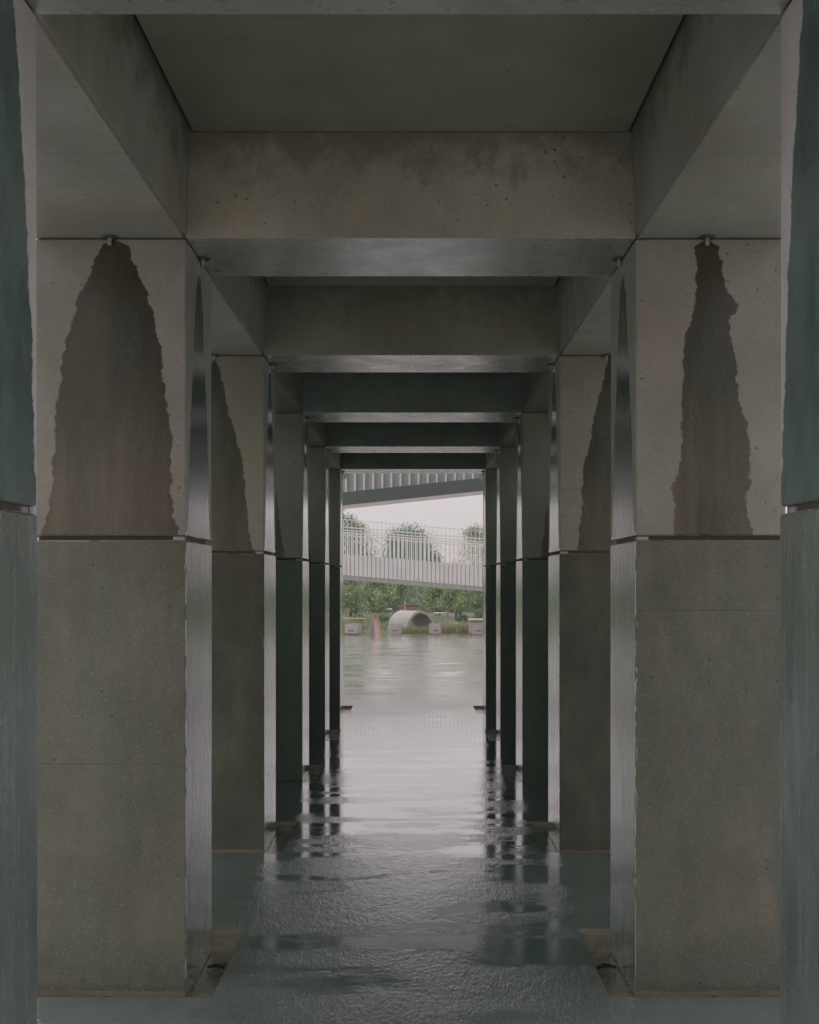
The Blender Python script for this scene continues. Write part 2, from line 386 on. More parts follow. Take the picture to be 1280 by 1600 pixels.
M_low1r = concrete('damp_block_right', dry=(.162,.152,.126), wetness=.5, wet=(.078,.080,.060), rough_wet=.36, rough_dry=.58, runs=1.0, line=1.518, seed=13, algae=.4)
M_low2 = concrete('soaked_mossy_block', dry=(.058,.062,.046), rough_dry=.75, seed=17, algae=.3, runs=.4)
M_low2.node_tree.nodes['Principled BSDF'].inputs['Specular IOR Level'].default_value = .25
M_low3 = concrete('algae_green_block', dry=(.085,.13,.095), wetness=.5, wet=(.07,.11,.08), rough_wet=.35, rough_dry=.5, seed=18, algae=.3)
M_front = {}
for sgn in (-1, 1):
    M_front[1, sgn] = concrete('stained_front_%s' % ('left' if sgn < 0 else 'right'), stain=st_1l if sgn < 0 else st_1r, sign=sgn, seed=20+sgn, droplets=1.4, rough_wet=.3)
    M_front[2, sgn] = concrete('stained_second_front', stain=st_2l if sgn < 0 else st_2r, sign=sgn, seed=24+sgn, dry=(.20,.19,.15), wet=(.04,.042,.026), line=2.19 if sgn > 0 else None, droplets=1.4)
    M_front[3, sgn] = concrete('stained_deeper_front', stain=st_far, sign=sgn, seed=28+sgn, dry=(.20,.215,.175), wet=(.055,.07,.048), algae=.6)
M_pad = simple('grout_pad', (.075, .07, .055), .8)
M_shim = simple('pale_shim', (.28, .27, .26), .5)
M_steel = simple('dull_steel', (.34, .33, .30), .4, metal=.7)
M_rust = simple('dark_stained_plate', (.045, .04, .03), .7)

def assign(o, sgn, front, side):
    """face materials by direction: 0 = other faces, 1 = towards the entrance, 2 = towards the passage"""
    for p in o.data.polygons:
        n = p.normal
        if n.y < -.6: p.material_index = 1
        elif n.x * -sgn > .6: p.material_index = 2
SIDE = {-1: 'left', 1: 'right'}
for n in range(0, 6):
    for sgn in (-1, 1):
        gx = (lambda a, b: (a, b)) if sgn > 0 else (lambda a, b: (-b, -a))
        lab = {-1: 'concrete pillar at the entrance on the %s side of the passage, just out of the picture',
               0: 'nearest %s-hand concrete pillar, cut by the picture edge, its inner face dark with water',
               1: ('concrete pillar on the left with a broad dark wet stain like a bell on its upper block' if sgn < 0 else
                   'concrete pillar on the right with a narrow ragged wet streak down its upper block'),
               2: 'third %s-hand concrete pillar, half hidden behind the pillar with the large wet stain',
               3: 'fourth %s-hand concrete pillar counted from the picture edge, dark mossy front',
               4: 'fifth %s-hand concrete pillar, thin and dark, last but one before the plaza',
               5: 'last %s-hand concrete pillar at the far opening onto the plaza'}[n]
        if '%s' in lab: lab = lab % SIDE[sgn]
        root = empty('concrete_pillar', (sgn*W2, py(n), 0), lab, 'pillar', 'pillars lining the wet passage')
        fr = M_front[1 if n <= 1 else (2 if n == 2 else 3), sgn]
        bm = bmesh.new(); a, b = gx(-.002, PW+.002); chipped(bm, a, b, -.002, T+.002, -TD, ZJ-.011, bev=.007, chip=.007, seed=n*2+sgn)
        lo = link('lower_block', bm, [M_back, (M_low1 if sgn < 0 else M_low1r) if n <= 1 else (M_low2 if n == 2 else M_low3), M_low_side], root); assign(lo, sgn, 1, 2)
        bm = bmesh.new(); a, b = gx(0, PW); chipped(bm, a, b, 0, T, ZJ+.007, ZB-.004, bev=.006, chip=.004, seed=n*2+sgn+40)
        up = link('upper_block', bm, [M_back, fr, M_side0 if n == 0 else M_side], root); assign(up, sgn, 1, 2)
        bm = bmesh.new(); a, b = gx(.016, PW-.004); box(bm, a, b,   .03, T-.004, ZJ-.011, ZJ+.007)
        link('joint_pad', bm, M_pad, root)
        for (sx, sy) in ((.022, .03), (.022, T-.06)):
            bm = bmesh.new(); a, b = gx(sx-.014, sx+.03); box(bm, a, b, sy-.02, sy+.02, ZJ-.0105, ZJ+.003)
            link('shim', bm, M_shim, root)
        # spouts poking down at the top of the streaks
        for face in ('front', 'side'):
            if face == 'front': lx, ly = sgn*(.300 if sgn < 0 else .281), -.014
            else: lx, ly = -sgn*.014, T/2
            if n == -1: continue
            lab = 'small steel spout above the %s %s pillar, at its %s' % (
                {0:'nearest',1:'broadly stained' if sgn < 0 else 'narrowly stained',2:'third',3:'fourth',4:'fifth',5:'last'}[n], SIDE[sgn],
                'front face' if face == 'front' else 'inner face')
            sp = empty('drip_spout', (sgn*W2+lx, py(n)+ly, ZB), lab, 'spout', 'drip spouts above the pillars')
            bm = bmesh.new(); cyl(bm, (0,0,0.0), (0,0,-.034), .0095, n=14, cap=False); cyl(bm, (0,0,-.034), (0,0,-.001), .0075, n=14)
            link('tube', bm, M_steel, sp, smooth=True)
            bm = bmesh.new(); cyl(bm, (0,0,-.0015), (0,0,-.007), .034, .030, n=18)
            link('collar', bm, M_rust, sp)

# ------------------------------------------------------------------ roof grid: cross beams, edge beams, ceiling panels
M_beam = {k: concrete('cross_beam_concrete_%d' % k, dry=d, seed=40+k, algae=a, rough_dry=.6, topdark=.6) for k, d, a in
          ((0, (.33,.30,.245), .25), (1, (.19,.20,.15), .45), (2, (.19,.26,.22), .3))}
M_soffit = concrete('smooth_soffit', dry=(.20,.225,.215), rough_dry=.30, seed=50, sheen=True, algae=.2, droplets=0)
M_edge = concrete('edge_beam_concrete', dry=(.235,.245,.218), seed=55, algae=.35, rough_dry=.5, topdark=.8)
M_ceil = concrete('ceiling_concrete', dry=(.16,.18,.135), seed=60, algae=.7)
M_blocker = concrete('green_blocker_wall', dry=(.20,.27,.22), seed=70, algae=.3)  # for the added light-blocking walls, green to tint their bounce
M_arris = concrete('worn_pale_arris', dry=(.62,.60,.55), rough_dry=.8, seed=57, algae=.1)
M_roof = simple('roof_topping', (.22, .21, .2), .9)
TAP = .018
def prism(bm, ring, y0, y1):
    a = [bm.verts.new((x, y0, z)) for x, z in ring]; b = [bm.verts.new((x, y1, z)) for x, z in ring]
    m = len(ring)
    for i in range(m): bm.faces.new([a[i], b[i], b[(i+1)%m], a[(i+1)%m]])
    bm.faces.new(a); bm.faces.new(b[::-1])
    bmesh.ops.recalc_face_normals(bm, faces=bm.faces[:])
for n in range(0, 6):
    bm = bmesh.new(); x = W2-.001
    # the beam ends follow the battered faces of the edge beams
    ring = [(-x, ZB), (x, ZB), (x-TAP+.001, ZC), (-x+TAP-.001, ZC)]
    prism(bm, ring, 0, T)
    es = [e for e in bm.edges if abs(e.verts[0].co.z-ZB) < 1e-4 and abs(e.verts[1].co.z-ZB) < 1e-4 and abs(e.verts[0].co.y-e.verts[1].co.y) < 1e-4]
    bmesh.ops.bevel(bm, geom=es, offset=.006, segments=2, affect='EDGES')
    lab = {-1:'concrete cross beam at the entrance, over the viewpoint', 0:'nearest concrete cross beam, only its underside seen along the top of the picture',
           1:'second cross beam, the wide brown concrete one above the two stained pillars', 2:'third concrete cross beam, framed below the wide brown one',
           3:'fourth concrete cross beam, dark, in the middle of the row', 4:'fifth concrete cross beam, last but one', 5:'last and smallest concrete cross beam, over the far opening'}[n]
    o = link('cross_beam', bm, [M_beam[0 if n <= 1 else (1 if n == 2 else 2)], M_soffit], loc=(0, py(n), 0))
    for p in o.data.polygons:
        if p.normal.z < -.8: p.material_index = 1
    tag(o, lab, 'beam', 'cross beams over the passage')
    for sgn in (-1, 1):
        bm = bmesh.new(); g = .003
        g = .0012; y0, y1 = T/2-SP/2+g, T/2+SP/2-g
        ring = [(sgn*W2, ZB+.001), (sgn*(W2+PW), ZB+.001), (sgn*(W2+PW), ZC+.10), (sgn*(W2-TAP-.003), ZC+.10)]
        prism(bm, ring, y0, y1)
        es = [e for e in bm.edges if all(abs(v.co.z-ZB-.001) < 1e-4 and abs(abs(v.co.x)-W2) < 1e-4 for v in e.verts)]
        bmesh.ops.bevel(bm, geom=es, offset=.012, segments=2, affect='EDGES')
        o = link('edge_beam', bm, [M_edge, M_arris], loc=(0, py(n), 0))
        for p in o.data.polygons:
            if abs(p.normal.x) > .3 and p.normal.z < -.3 and abs(abs(p.center.x)-W2) < .02: p.material_index = 1
        tag(o, 'concrete edge beam running along the passage on top of the %s pillar, %s row' % (ORD[n] if n >= 0 else 'entrance', SIDE[sgn]), 'beam', 'edge beams on the pillars')
for n in range(0, 5):
    bm = bmesh.new(); g = .014; x = W2-TAP-g
    box(bm, -x, x, T+g, SP-g, ZC-.004, ZC+.095, .003)
    o = link('ceiling_panel', bm, M_ceil, loc=(0, py(n), 0))
    tag(o, 'dark greenish concrete ceiling panel between the %s and the next cross beam' % ('entrance' if n < 0 else ORD[n]), 'ceiling panel', 'ceiling panels between the beams')
bm = bmesh.new(); box(bm, -1.9, 1.9, py(0)-.05, py(5)+T+.02, ZC+.101, ZC+.32, .01)
tag(link('roof_slab', bm, M_roof), 'long flat concrete slab closing the roof of the passage', 'roof')
for sgn in (-1, 1):  # unseen side walls, added to hold side light off the deeper bays
    bm = bmesh.new(); a, b = sorted((sgn*1.66, sgn*1.88)); box(bm, a, b, py(2)+T-.1, py(5)+T-.05, 0, 2.55, .01)
    tag(link('light_blocking_wall', bm, M_blocker), 'long plain concrete wall behind the %s row of pillars' % SIDE[sgn], 'wall')

# fallen leaves in the trays
M_leafd = simple('wet_leaf', (.03, .028, .016), .35, .5, 60)
M_leafr = simple('red_leaf', (.16, .05, .035), .4, .3, 60)
def leaf(x, y, l, wd, rot, mat, label, z=-TD+.004, curl=.012):
    bm = bmesh.new(); N = 8; rows = []
    for i in range(N+1):
        t = i/N; hw = wd*math.sin(math.pi*min(1, t*.92+.04))**.8*(1+.18*math.sin(i*2.4))
        rows.append([bm.verts.new(((t-.5)*l, s*hw, curl*(abs(s)+.6*math.sin(t*3.1)))) for s in (-1, -.5, 0, .5, 1)])
    for i in range(N):
        for j in range(4): bm.faces.new([rows[i][j], rows[i+1][j], rows[i+1][j+1], rows[i][j+1]])
    bmesh.ops.solidify(bm, geom=bm.faces[:], thickness=.0015)
    cyl(bm, (l*.5, 0, .004), (l*.72, .006, .002), .0012, n=5)
    o = link('fallen_leaf', bm, mat, loc=(x, y, z)); o.rotation_euler = (0, 0, rot)
    return tag(o, label, 'leaf', 'fallen leaves in the sunken trays')
def gx_(px, d): return .013 + (px-647)*d/FPX
leaf(gx_(947, 4.96), 4.95, .085, .022, .1, M_leafd, 'dark curled leaf lying in the tray beside the right stained pillar')
leaf(gx_(338, 4.96), 4.95, .075, .018, -.1, M_leafd, 'dark green leaf lying in the tray beside the left stained pillar')
leaf(gx_(352, 4.96), 4.95, .03, .014, .6, M_leafr, 'small reddish leaf touching the dark leaf in the left tray', z=-TD+.012)
leaf(gx_(166, 4.57), 4.565, .07, .013, .02, M_leafd, 'thin dark leaf against the foot of the left stained pillar front')
leaf(gx_(1117, 4.57), 4.565, .065, .013, -.03, M_leafd, 'thin dark leaf against the foot of the right stained pillar front')

# ------------------------------------------------------------------ ground beyond
def ground_mat():
    t = NT('park_ground'); a = t.noise(.5, 5, .6); b = t.noise(12, 4, .7)
    c = t.mix(t.rng(a, .4, .6, 0, 1), (.07, .10, .04), (.15, .15, .09)); c = t.mix(1, c, t.grey(t.rng(b, .3, .7, .7, 1.3)), 'MULTIPLY')
    t.l(c, t.b.inputs['Base Color']); t.b.inputs['Roughness'].default_value = .95
    return t.m
bm = bmesh.new()
vs = [bm.verts.new(p) for p in [(-58,-43,-.06),(58,-43,-.06),(58,123,-.06),(-58,123,-.06)]]; bm.faces.new(vs)
tag(link('ground', bm, ground_mat()), kind='structure')

# ------------------------------------------------------------------ the two ramps
M_white = simple('pale_painted_metal', (.44, .41, .415), .45, .05)
M_panel = simple('pale_panel', (.39, .36, .37), .5, .07, 3)
M_dark = simple('grey_fascia', (.052, .062, .058), .6, .12, 2)
M_sof = simple('pale_soffit', (.55, .50, .50), .6, .1, 3)
SL = -.0850                                  # lower ramp falls to the right
def zr_(x): return 2.21 + SL*x               # top of the panels
LY = 33.0
ramp = empty('lower_ramp', (0, LY, 0), 'pale ramp bridge falling to the right with tall bar railings and ribbed side', 'footbridge')
X0, X1 = -24.0, 21.0
def sheared(bm, x0, x1, y0, y1, dz0, dz1):
    ps = [(x, y, zr_(x)+dz) for dz in (dz0, dz1) for x, y in ((x0,y0),(x1,y0),(x1,y1),(x0,y1))]
    v = [bm.verts.new(p) for p in ps]
    for f in [(0,3,2,1),(4,5,6,7),(0,1,5,4),(1,2,6,5),(2,3,7,6),(3,0,4,7)]: bm.faces.new([v[i] for i in f])
bm = bmesh.new(); sheared(bm, X0, X1, .06, 2.3, -.62, -.05); link('deck', bm, M_sof, ramp)
bm = bmesh.new(); sheared(bm, X0, X1, -.03, .06, -.73, -.60); link('bottom_edge', bm, simple('shaded_edge_paint', (.20,.19,.19), .6), ramp)
bm = bmesh.new(); x = X0
while x < X1:                                 # ribbed cladding
    sheared(bm, x, x+.098, -.045, .055, -.60, 0); sheared(bm, x+.098, x+.122, -.012, .055, -.60, -.004); x += .122
link('cladding', bm, M_panel, ramp)
bm = bmesh.new()
for i in range(3):
    sheared(bm, X0, X0+.3, .3, 2.0, -9, -.6) if False else None
def railing(name, y, phase, cnt_ind, tall=True):
    bm = bmesh.new()
    if tall: sheared(bm, X0, X1, y-.02, y+.02, .985, 1.0)
    sheared(bm, X0, X1, y-.014, y+.014, .76, .79); sheared(bm, X0, X1, y-.014, y+.014, .60, .635)
    rl = link(name, bm, M_white, ramp)
    def bal(bm, x, base):
        z = 0
        def sb(a, b, w_, d_):
            v = [bm.verts.new((x+sx*w_ - base[0], y+sy*d_, zz - base[1])) for zz in (a, b) for sx, sy in ((-1,-1),(1,-1),(1,1),(-1,1))]
            for f in [(0,3,2,1),(4,5,6,7),(0,1,5,4),(1,2,6,5),(2,3,7,6),(3,0,4,7)]: bm.faces.new([v[i] for i in f])
        h = zr_(x); sb(h-.01, h+.605, .022 if tall else .011, .012); sb(h+.63, h+.765, .009, .009)
        if tall: sb(h+.785, h+.99, .008, .009)
    rest = bmesh.new(); me = None; x = X0+phase; k = 0
    while x < X1:
        if cnt_ind and abs(x) < cnt_ind:
            if me is None:
                b2 = bmesh.new(); bal(b2, x, (x, zr_(x))); me = bpy.data.meshes.new('baluster'); b2.to_mesh(me); b2.free(); me.materials.append(M_white)
            o = bpy.data.objects.new('baluster', me); COL.objects.link(o); o.parent = rl; o.location = (x, 0, zr_(x))
        else: bal(rest, x, (0, 0))
        x += .122
    o = link('balusters', rest, M_white, rl); o['kind'] = 'stuff'
railing('front_railing', 0.0, .03, 5.9)
railing('rear_railing', 2.25, .085, 5.9, False)
for xx in (-22.5, -15, -7.8, 7.6, 14):
    bm = bmesh.new(); cyl(bm, (xx, 1.2, -.06), (xx, 1.2, zr_(xx)-.62), .16, n=20); link('column', bm, M_sof, ramp, smooth=True)

UY, US = 18.0, .105
def zu(x): return 3.125 + US*x               # foot of the ribs
up_r = empty('upper_ramp', (0, UY, 0), 'upper ramp with grey fascia and wide pale fins climbing to the right', 'footbridge')
def sh2(bm, x0, x1, y0, y1, a0, a1):
    v = [bm.verts.new((x, y, zu(x)+dz)) for dz in (a0, a1) for x, y in ((x0,y0),(x1,y0),(x1,y1),(x0,y1))]
    for f in [(0,3,2,1),(4,5,6,7),(0,1,5,4),(1,2,6,5),(2,3,7,6),(3,0,4,7)]: bm.faces.new([v[i] for i in f])
bm = bmesh.new(); sh2(bm, -12, 12, 0, .10, -.20, 0); link('fascia', bm, M_dark, up_r)
bm = bmesh.new(); sh2(bm, -12, 12, .101, 1.0, -.197, -.05); link('deck', bm, M_sof, up_r)
bm = bmesh.new(); sh2(bm, -12, 12, .16, .20, .001, 1.15); link('side_panel', bm, simple('blue_grey_panel', (.37, .37, .38), .5, .08, 3), up_r)
bm = bmesh.new(); x = -12
while x < 12: sh2(bm, x, x+.030, .03, .158, .001, 1.15); x += .142
o = link('fins', bm, M_panel, up_r); o['kind'] = 'stuff'
for xx in (-10.5, -4.6, 4.9, 10.5):
    bm = bmesh.new(); cyl(bm, (xx, .55, 0), (xx, .55, zu(xx)-.19), .14, n=20); link('column', bm, M_sof, up_r, smooth=True)

# ------------------------------------------------------------------ vegetation
def leafmat(name, a, b):
    t = NT(name); info = t.n('ShaderNodeNewGeometry'); c = t.n('ShaderNodeValToRGB', {0: info.outputs['Random Per Island']})
    c.color_ramp.elements[0].color = (*a, 1); c.color_ramp.elements[1].color = (*b, 1)
    t.l(c.outputs[0], t.b.inputs['Base Color']); t.b.inputs['Roughness'].default_value = .6
    tr = t.n('ShaderNodeBsdfTranslucent', {'Color': c.outputs[0]}); ms = t.n('ShaderNodeMixShader', {0: .3})
    t.l(t.b.outputs[0], ms.inputs[1]); t.l(tr.outputs[0], ms.inputs[2]); t.l(ms.outputs[0], t.t.nodes['Material Output'].inputs['Surface'])
    return t.m
M_lf_light = leafmat('light_leaves', (.13, .22, .08), (.40, .47, .23))
M_lf_dark = leafmat('dark_leaves', (.03, .11, .07), (.08, .19, .13))
M_lf_grey = leafmat('grey_leaves', (.06, .085, .055), (.14, .16, .10))
M_lf_pale = leafmat('pale_leaves', (.16, .17, .075), (.36, .34, .18))
M_lf_mid = leafmat('mid_leaves', (.08, .155, .07), (.24, .31, .155))
M_bark = simple('bark', (.07, .055, .045), .9, .3, 20)
def tree(px, d, top, width, low, leafm, label, group, n=2600, ls=.07, seed=0, trunks=1, cat='tree'):
    rnd = random.Random(seed); x = gx_(px, d); g = -.06
    root = empty('leafy_tree' if cat == 'tree' else 'shrub', (x, d, g), label, cat, group)
    H = top-g; lo = low-g; bm = bmesh.new()
    clumps = []
    for i in range(90 if n > 20000 else 40):
        a = rnd.uniform(0, 6.283); v = rnd.random(); zz = lo + (H-lo)*(.08+.82*v)
        prof = math.sin(math.pi*min(1, .18+.78*v))**.7
        r = width/2*prof*math.sqrt(rnd.random())*.78
        clumps.append((Vector((math.cos(a)*r, math.sin(a)*r, zz)), width*rnd.uniform(.14, .22)))
    clumps.append((Vector((0, 0, H-width*.12)), width*.12))
    for i in range(n):
        c, r = clumps[rnd.randrange(len(clumps))]
        dv = Vector([rnd.gauss(0, 1) for _ in range(3)]).normalized()*r*rnd.uniform(.3, 1.08); dv.z *= .85
        p = c + dv; p.z = max(p.z, lo*.8)
        q = Vector([rnd.gauss(0, 1) for _ in range(3)]).normalized(); u = q.orthogonal().normalized(); v2 = q.cross(u)
        s = ls*rnd.uniform(.6, 1.3)
        vs = [bm.verts.new(p + u*s*a + v2*s*b*.6) for a, b in ((-1,0),(0,-1),(1,0),(0,1))]
        bm.faces.new(vs)
    link('crown', bm, leafm, root)
    bm = bmesh.new()
    for k in range(trunks):
        ox = (k-(trunks-1)/2)*width*.16; r0 = width*.022+.02
        cyl(bm, (ox*.6, 0, 0), (ox, .05, lo+(H-lo)*.35), r0, r0*.6, 8)
        for j in range(5):
            a = rnd.uniform(0, 6.28); z0 = lo*.9+(H-lo)*.1*j*.5
            cyl(bm, (ox*.9, 0, z0), (ox+math.cos(a)*width*.3, math.sin(a)*width*.3, z0+(H-lo)*.3), r0*.5, r0*.15, 6)
    link('trunk', bm, M_bark, root)
G1, G2 = 'light green trees behind the play area', 'taller trees behind the ramp railing'
def ztop(y, d): return EYE + (906-y)*d/FPX
tree(548, 62, ztop(801, 62), 3.3, .6, M_lf_mid, 'tall grey-green tree behind the left end of the ramp railing', G2, 9000, .05, 1)
tree(528, 66, ztop(788, 66), 3.0, .9, M_lf_grey, 'tall tree hidden mostly behind the last left pillar', G2, 2500, .075, 2)
tree(637, 85, ztop(826, 85), 5.8, .5, M_lf_dark, 'broad dark tree in the middle, its round top behind the ramp railing', G2, 30000, .065, 3)
tree(742, 66, ztop(820, 66), 3.3, .7, M_lf_pale, 'pale yellowish tree behind the right end of the ramp railing', G2, 9000, .048, 4)
tree(775, 70, ztop(800, 70), 2.8, .9, M_lf_pale, 'pale tree hidden mostly behind the last right pillar', G2, 2500, .07, 5)
for i, (px, d, y, wpx, m, lb) in enumerate([
    (552, 52, 890, 62, M_lf_light, 'light green tree at the left above the wooden bench'),
    (590, 50, 888, 60, M_lf_light, 'light green tree above the pink and orange sign board'),
    (616, 56, 895, 40, M_lf_mid, 'mid green tree just left of the dark central tree'),
    (684, 52, 898, 50, M_lf_light, 'light green tree to the right of the concrete tube'),
    (716, 50, 896, 54, M_lf_light, 'light green tree above the stepped stones'),
    (750, 54, 898, 48, M_lf_mid, 'light green tree at the right above the low wall')]):
    tree(px, d, ztop(y, d), wpx*d/FPX*1.15, .12, m, lb, G1, 6000, .05, 10+i, 2)
for i, (px, d, y, wpx, m, lb) in enumerate([
    (600, 45, 960, 34, M_lf_mid, 'low green shrub to the left of the concrete tube'),
    (560, 47, 962, 30, M_lf_mid, 'low shrub behind the wooden bench'),
    (723, 44, 962, 24, M_lf_dark, 'dark conical shrub beside the stepped stones'),
    (750, 46, 952, 22, M_lf_mid, 'green shrub above the low wall at the right')]):
    tree(px, d, ztop(y, d), wpx*d/FPX, .02, m, lb, 'shrubs round the play area', 1200, .035, 30+i, 1, 'shrub')
# trees seen only from a step to the side
for i, px in enumerate((150, 330, 430, 860, 980, 1150)):
    tree(px, 60+i*2, 5.2+.3*(i % 3), 3.4, .9, M_lf_mid, 'tree standing in the park beyond the row of pillars, out of the picture', 'park trees out of the picture', 1500, .1, 50+i)
def wood():
    rnd = random.Random(99); bm = bmesh.new()
    for i in range(26000):
        x = rnd.uniform(-16, 16); h = 1.35 + .7*mnoise.noise(Vector((x*.6, 3, 0)))
        z = rnd.uniform(-.05, h); p = Vector((x, 61 + rnd.uniform(-1, 1)*1.2, z))
        q = Vector([rnd.gauss(0, 1) for _ in range(3)]).normalized(); u = q.orthogonal().normalized(); v2 = q.cross(u); s = rnd.uniform(.05, .1)
        bm.faces.new([bm.verts.new(p + u*s*a + v2*s*b*.6) for a, b in ((-1,0),(0,-1),(1,0),(0,1))])
    tag(link('hedge_mass', bm, M_lf_mid), 'far off mass of dark green planting closing the park', 'hedge', kind='stuff')
wood()
def grass_patch(px0, px1, d0, d1, hmax, n, m, label, seed):
    rnd = random.Random(seed); bm = bmesh.new()
    for i in range(n):
        d = rnd.uniform(d0, d1); x = rnd.uniform(gx_(px0, d), gx_(px1, d)); h = hmax*rnd.uniform(.45, 1)*(0.6+.8*abs(mnoise.noise(Vector((x*4, d, seed)))))
        a = rnd.uniform(0, 3.14); w_ = .006; lx, ly = rnd.gauss(0, .25)*h, rnd.gauss(0, .25)*h
        c, s = math.cos(a)*w_, math.sin(a)*w_
        v = [bm.verts.new((x-c, d-s, -.06)), bm.verts.new((x+c, d+s, -.06)), bm.verts.new((x+c*.6+lx*.4, d+s*.6+ly*.4, h*.6)), bm.verts.new((x-c*.6+lx*.4, d-s*.6+ly*.4, h*.6)), bm.verts.new((x+lx, d+ly, h))]
        bm.faces.new(v[:4]); bm.faces.new([v[3], v[2], v[4]])
    tag(link('tall_grass', bm, m), label, 'grass', kind='stuff')
M_gr = leafmat('dry_grass', (.24, .27, .12), (.55, .50, .30))
grass_patch(626, 673, 35.6, 36.6, .30, 800, M_gr, 'pale tall grass in front of the concrete tube', 1)
grass_patch(688, 712, 35.7, 38.5, .42, 1400, M_gr, 'pale tall grass right of the concrete tube', 2)
grass_patch(716, 737, 35.7, 37.5, .46, 1200, M_gr, 'tall grass left of the rightmost stone block', 3)
grass_patch(480, 850, 38.5, 46, .22, 6000, M_lf_mid, 'rough green grass behind the concrete blocks', 4)

# ------------------------------------------------------------------ things at the edge of the plaza
M_conc = simple('pale_concrete', (.50, .44, .445), .75, .08, 6)
M_tube = simple('tube_concrete', (.36, .32, .32), .75, .08, 4)
# concrete tube
TX, TY = gx_(643.5, 38.0), 38.0
tube = bmesh.new(); Ro, Ri, Ln = .65, .57, .90
N = 40; a0, a1 = R(-12), R(192)
rings = []
for (r, y) in ((Ro, -Ln/2), (Ro, Ln/2), (Ri, Ln/2), (Ri, -Ln/2)):
    rings.append([tube.verts.new((math.cos(a0+(a1-a0)*i/N)*r, y, math.sin(a0+(a1-a0)*i/N)*r)) for i in range(N+1)])
for k in range(4):
    A, B = rings[k], rings[(k+1) % 4]
    for i in range(N): tube.faces.new([A[i], B[i], B[i+1], A[i+1]])
for i in (0, N): tube.faces.new([rg[i] for rg in rings])
bmesh.ops.recalc_face_normals(tube, faces=tube.faces[:])
o = link('concrete_tube', tube, M_tube, loc=(TX-.02, TY, -.02)); o.rotation_euler = (0, 0, R(45))
tag(o, 'large grey concrete tube lying on its side, open end facing right', 'play tunnel')
# stone blocks
def block(px0, px1, d, ybot, ytop, rot, label):
    x0, x1 = gx_(px0, d), gx_(px1, d); h = (ybot-ytop)*d/FPX; z0 = EYE-(ybot-906)*d/FPX
    bm = bmesh.new(); hw = (x1-x0)/2; dp = .42
    ring = [(-hw, -dp/2, 0), (hw, -dp/2, 0), (hw, dp/2, 0), (-hw, dp/2, 0)]
    a = [bm.verts.new(p) for p in ring]
    b = [bm.verts.new((x_, y_, h*.72 if y_ < 0 else h)) for x_, y_, _ in ring]
    c = [bm.verts.new((x_*.94, (-dp*.12 if y_ < 0 else dp*.48), h)) for x_, y_, _ in ring]
    b[2].co.z = b[3].co.z = h*.9
    for i in range(4):
        bm.faces.new([a[i], a[(i+1)%4], b[(i+1)%4], b[i]]); bm.faces.new([b[i], b[(i+1)%4], c[(i+1)%4], c[i]])
    bm.faces.new(a[::-1]); bm.faces.new(c)
    bmesh.ops.bevel(bm, geom=bm.edges[:], offset=.008, segments=1, affect='EDGES')
    root = empty('concrete_block', ((x0+x1)/2, d+dp/2, max(z0, -.06)), label, 'block', 'concrete blocks along the plaza edge'); root.rotation_euler = (0, 0, R(rot))
    link('body', bm, M_conc, root)
    bm = bmesh.new(); box(bm, -hw*.45, hw*.45, -dp/2-.004, -dp/2+.002, h*.22, h*.36, .001)
    link('slot', bm, simple('slot_shadow', (.20, .175, .18), .8), root)
block(541, 562, 34.6, 989.8, 975, -14, 'pale concrete block in front of the wooden bench, leftmost of four')
block(608, 627, 34.7, 989.5, 975, -4, 'pale concrete block in front of the left side of the concrete tube')
block(672, 688, 34.7, 989.5, 975, 5, 'pale concrete block at the right end of the concrete tube')
block(735, 757, 34.6, 990, 975, 12, 'pale concrete block in front of the low wall, rightmost of four')
# A-board
ab = empty('sign_board', (gx_(587, 34.0), 34.0, 0), 'folding A-shaped sign board, pinkish with an orange side', 'sign board'); ab.rotation_euler = (0, 0, R(40))
M_pk = simple('pink_board', (.58, .50, .50), .5, .05)
def board_mat():
    t = NT('printed_board'); tc = t.n('ShaderNodeTexCoord'); s = t.n('ShaderNodeSeparateXYZ', {0: tc.outputs['Object']})
    k = t.rng(t.math('ADD', s.outputs['X'], t.math('MULTIPLY', t.noise(6, 2), .1)), .09, .10, 0, 1)
    c = t.mix(k, (.70, .60, .59), (.74, .45, .22)); t.l(c, t.b.inputs['Base Color']); return t.m
M_pr = board_mat()
for nm, s in (('front_board', -1), ('rear_board', 1)):
    bm = bmesh.new(); hgt, wd, sp_ = .52, .12, .13
    v = [bm.verts.new((x, s*y, z)) for y, z in ((sp_, 0.0), (.015, hgt)) for x in (-wd, wd)]
    f = bm.faces.new([v[0], v[1], v[3], v[2]]); r = bmesh.ops.solidify(bm, geom=[f], thickness=.018)
    link(nm, bm, M_pr if s < 0 else M_pk, ab)
bm = bmesh.new(); cyl(bm, (-.12, 0, .522), (.12, 0, .522), .012, n=8); link('hinge', bm, M_steel, ab)
# wooden bench / table on the left
M_wood = simple('pale_timber', (.50, .36, .20), .7, .2, 15)
tb = empty('picnic_table', (gx_(548, 37), 37.0, -.06), 'pale timber table with trestle legs behind the leftmost block', 'table'); tb.rotation_euler = (0, 0, R(-8))
bm = bmesh.new()
for k in range(4): box(bm, -.75, .46, -.22+k*.11, -.12+k*.11, .44, .475, .003)
link('tabletop', bm, M_wood, tb)
for xx in (-.5, .34):
    for s in (-1, 1):
        bm = bmesh.new(); cyl(bm, (xx, s*.26, 0), (xx, s*.10, .44), .022, n=8); link('leg', bm, M_wood, tb)
    bm = bmesh.new(); box(bm, xx-.02, xx+.02, -.34, .34, .21, .24); link('crossbar', bm, M_wood, tb)
for s in (-1, 1):
    bm = bmesh.new(); box(bm, -.75, .46, s*.33-.06, s*.33+.06, .241, .262, .003); link('seat', bm, M_wood, tb)
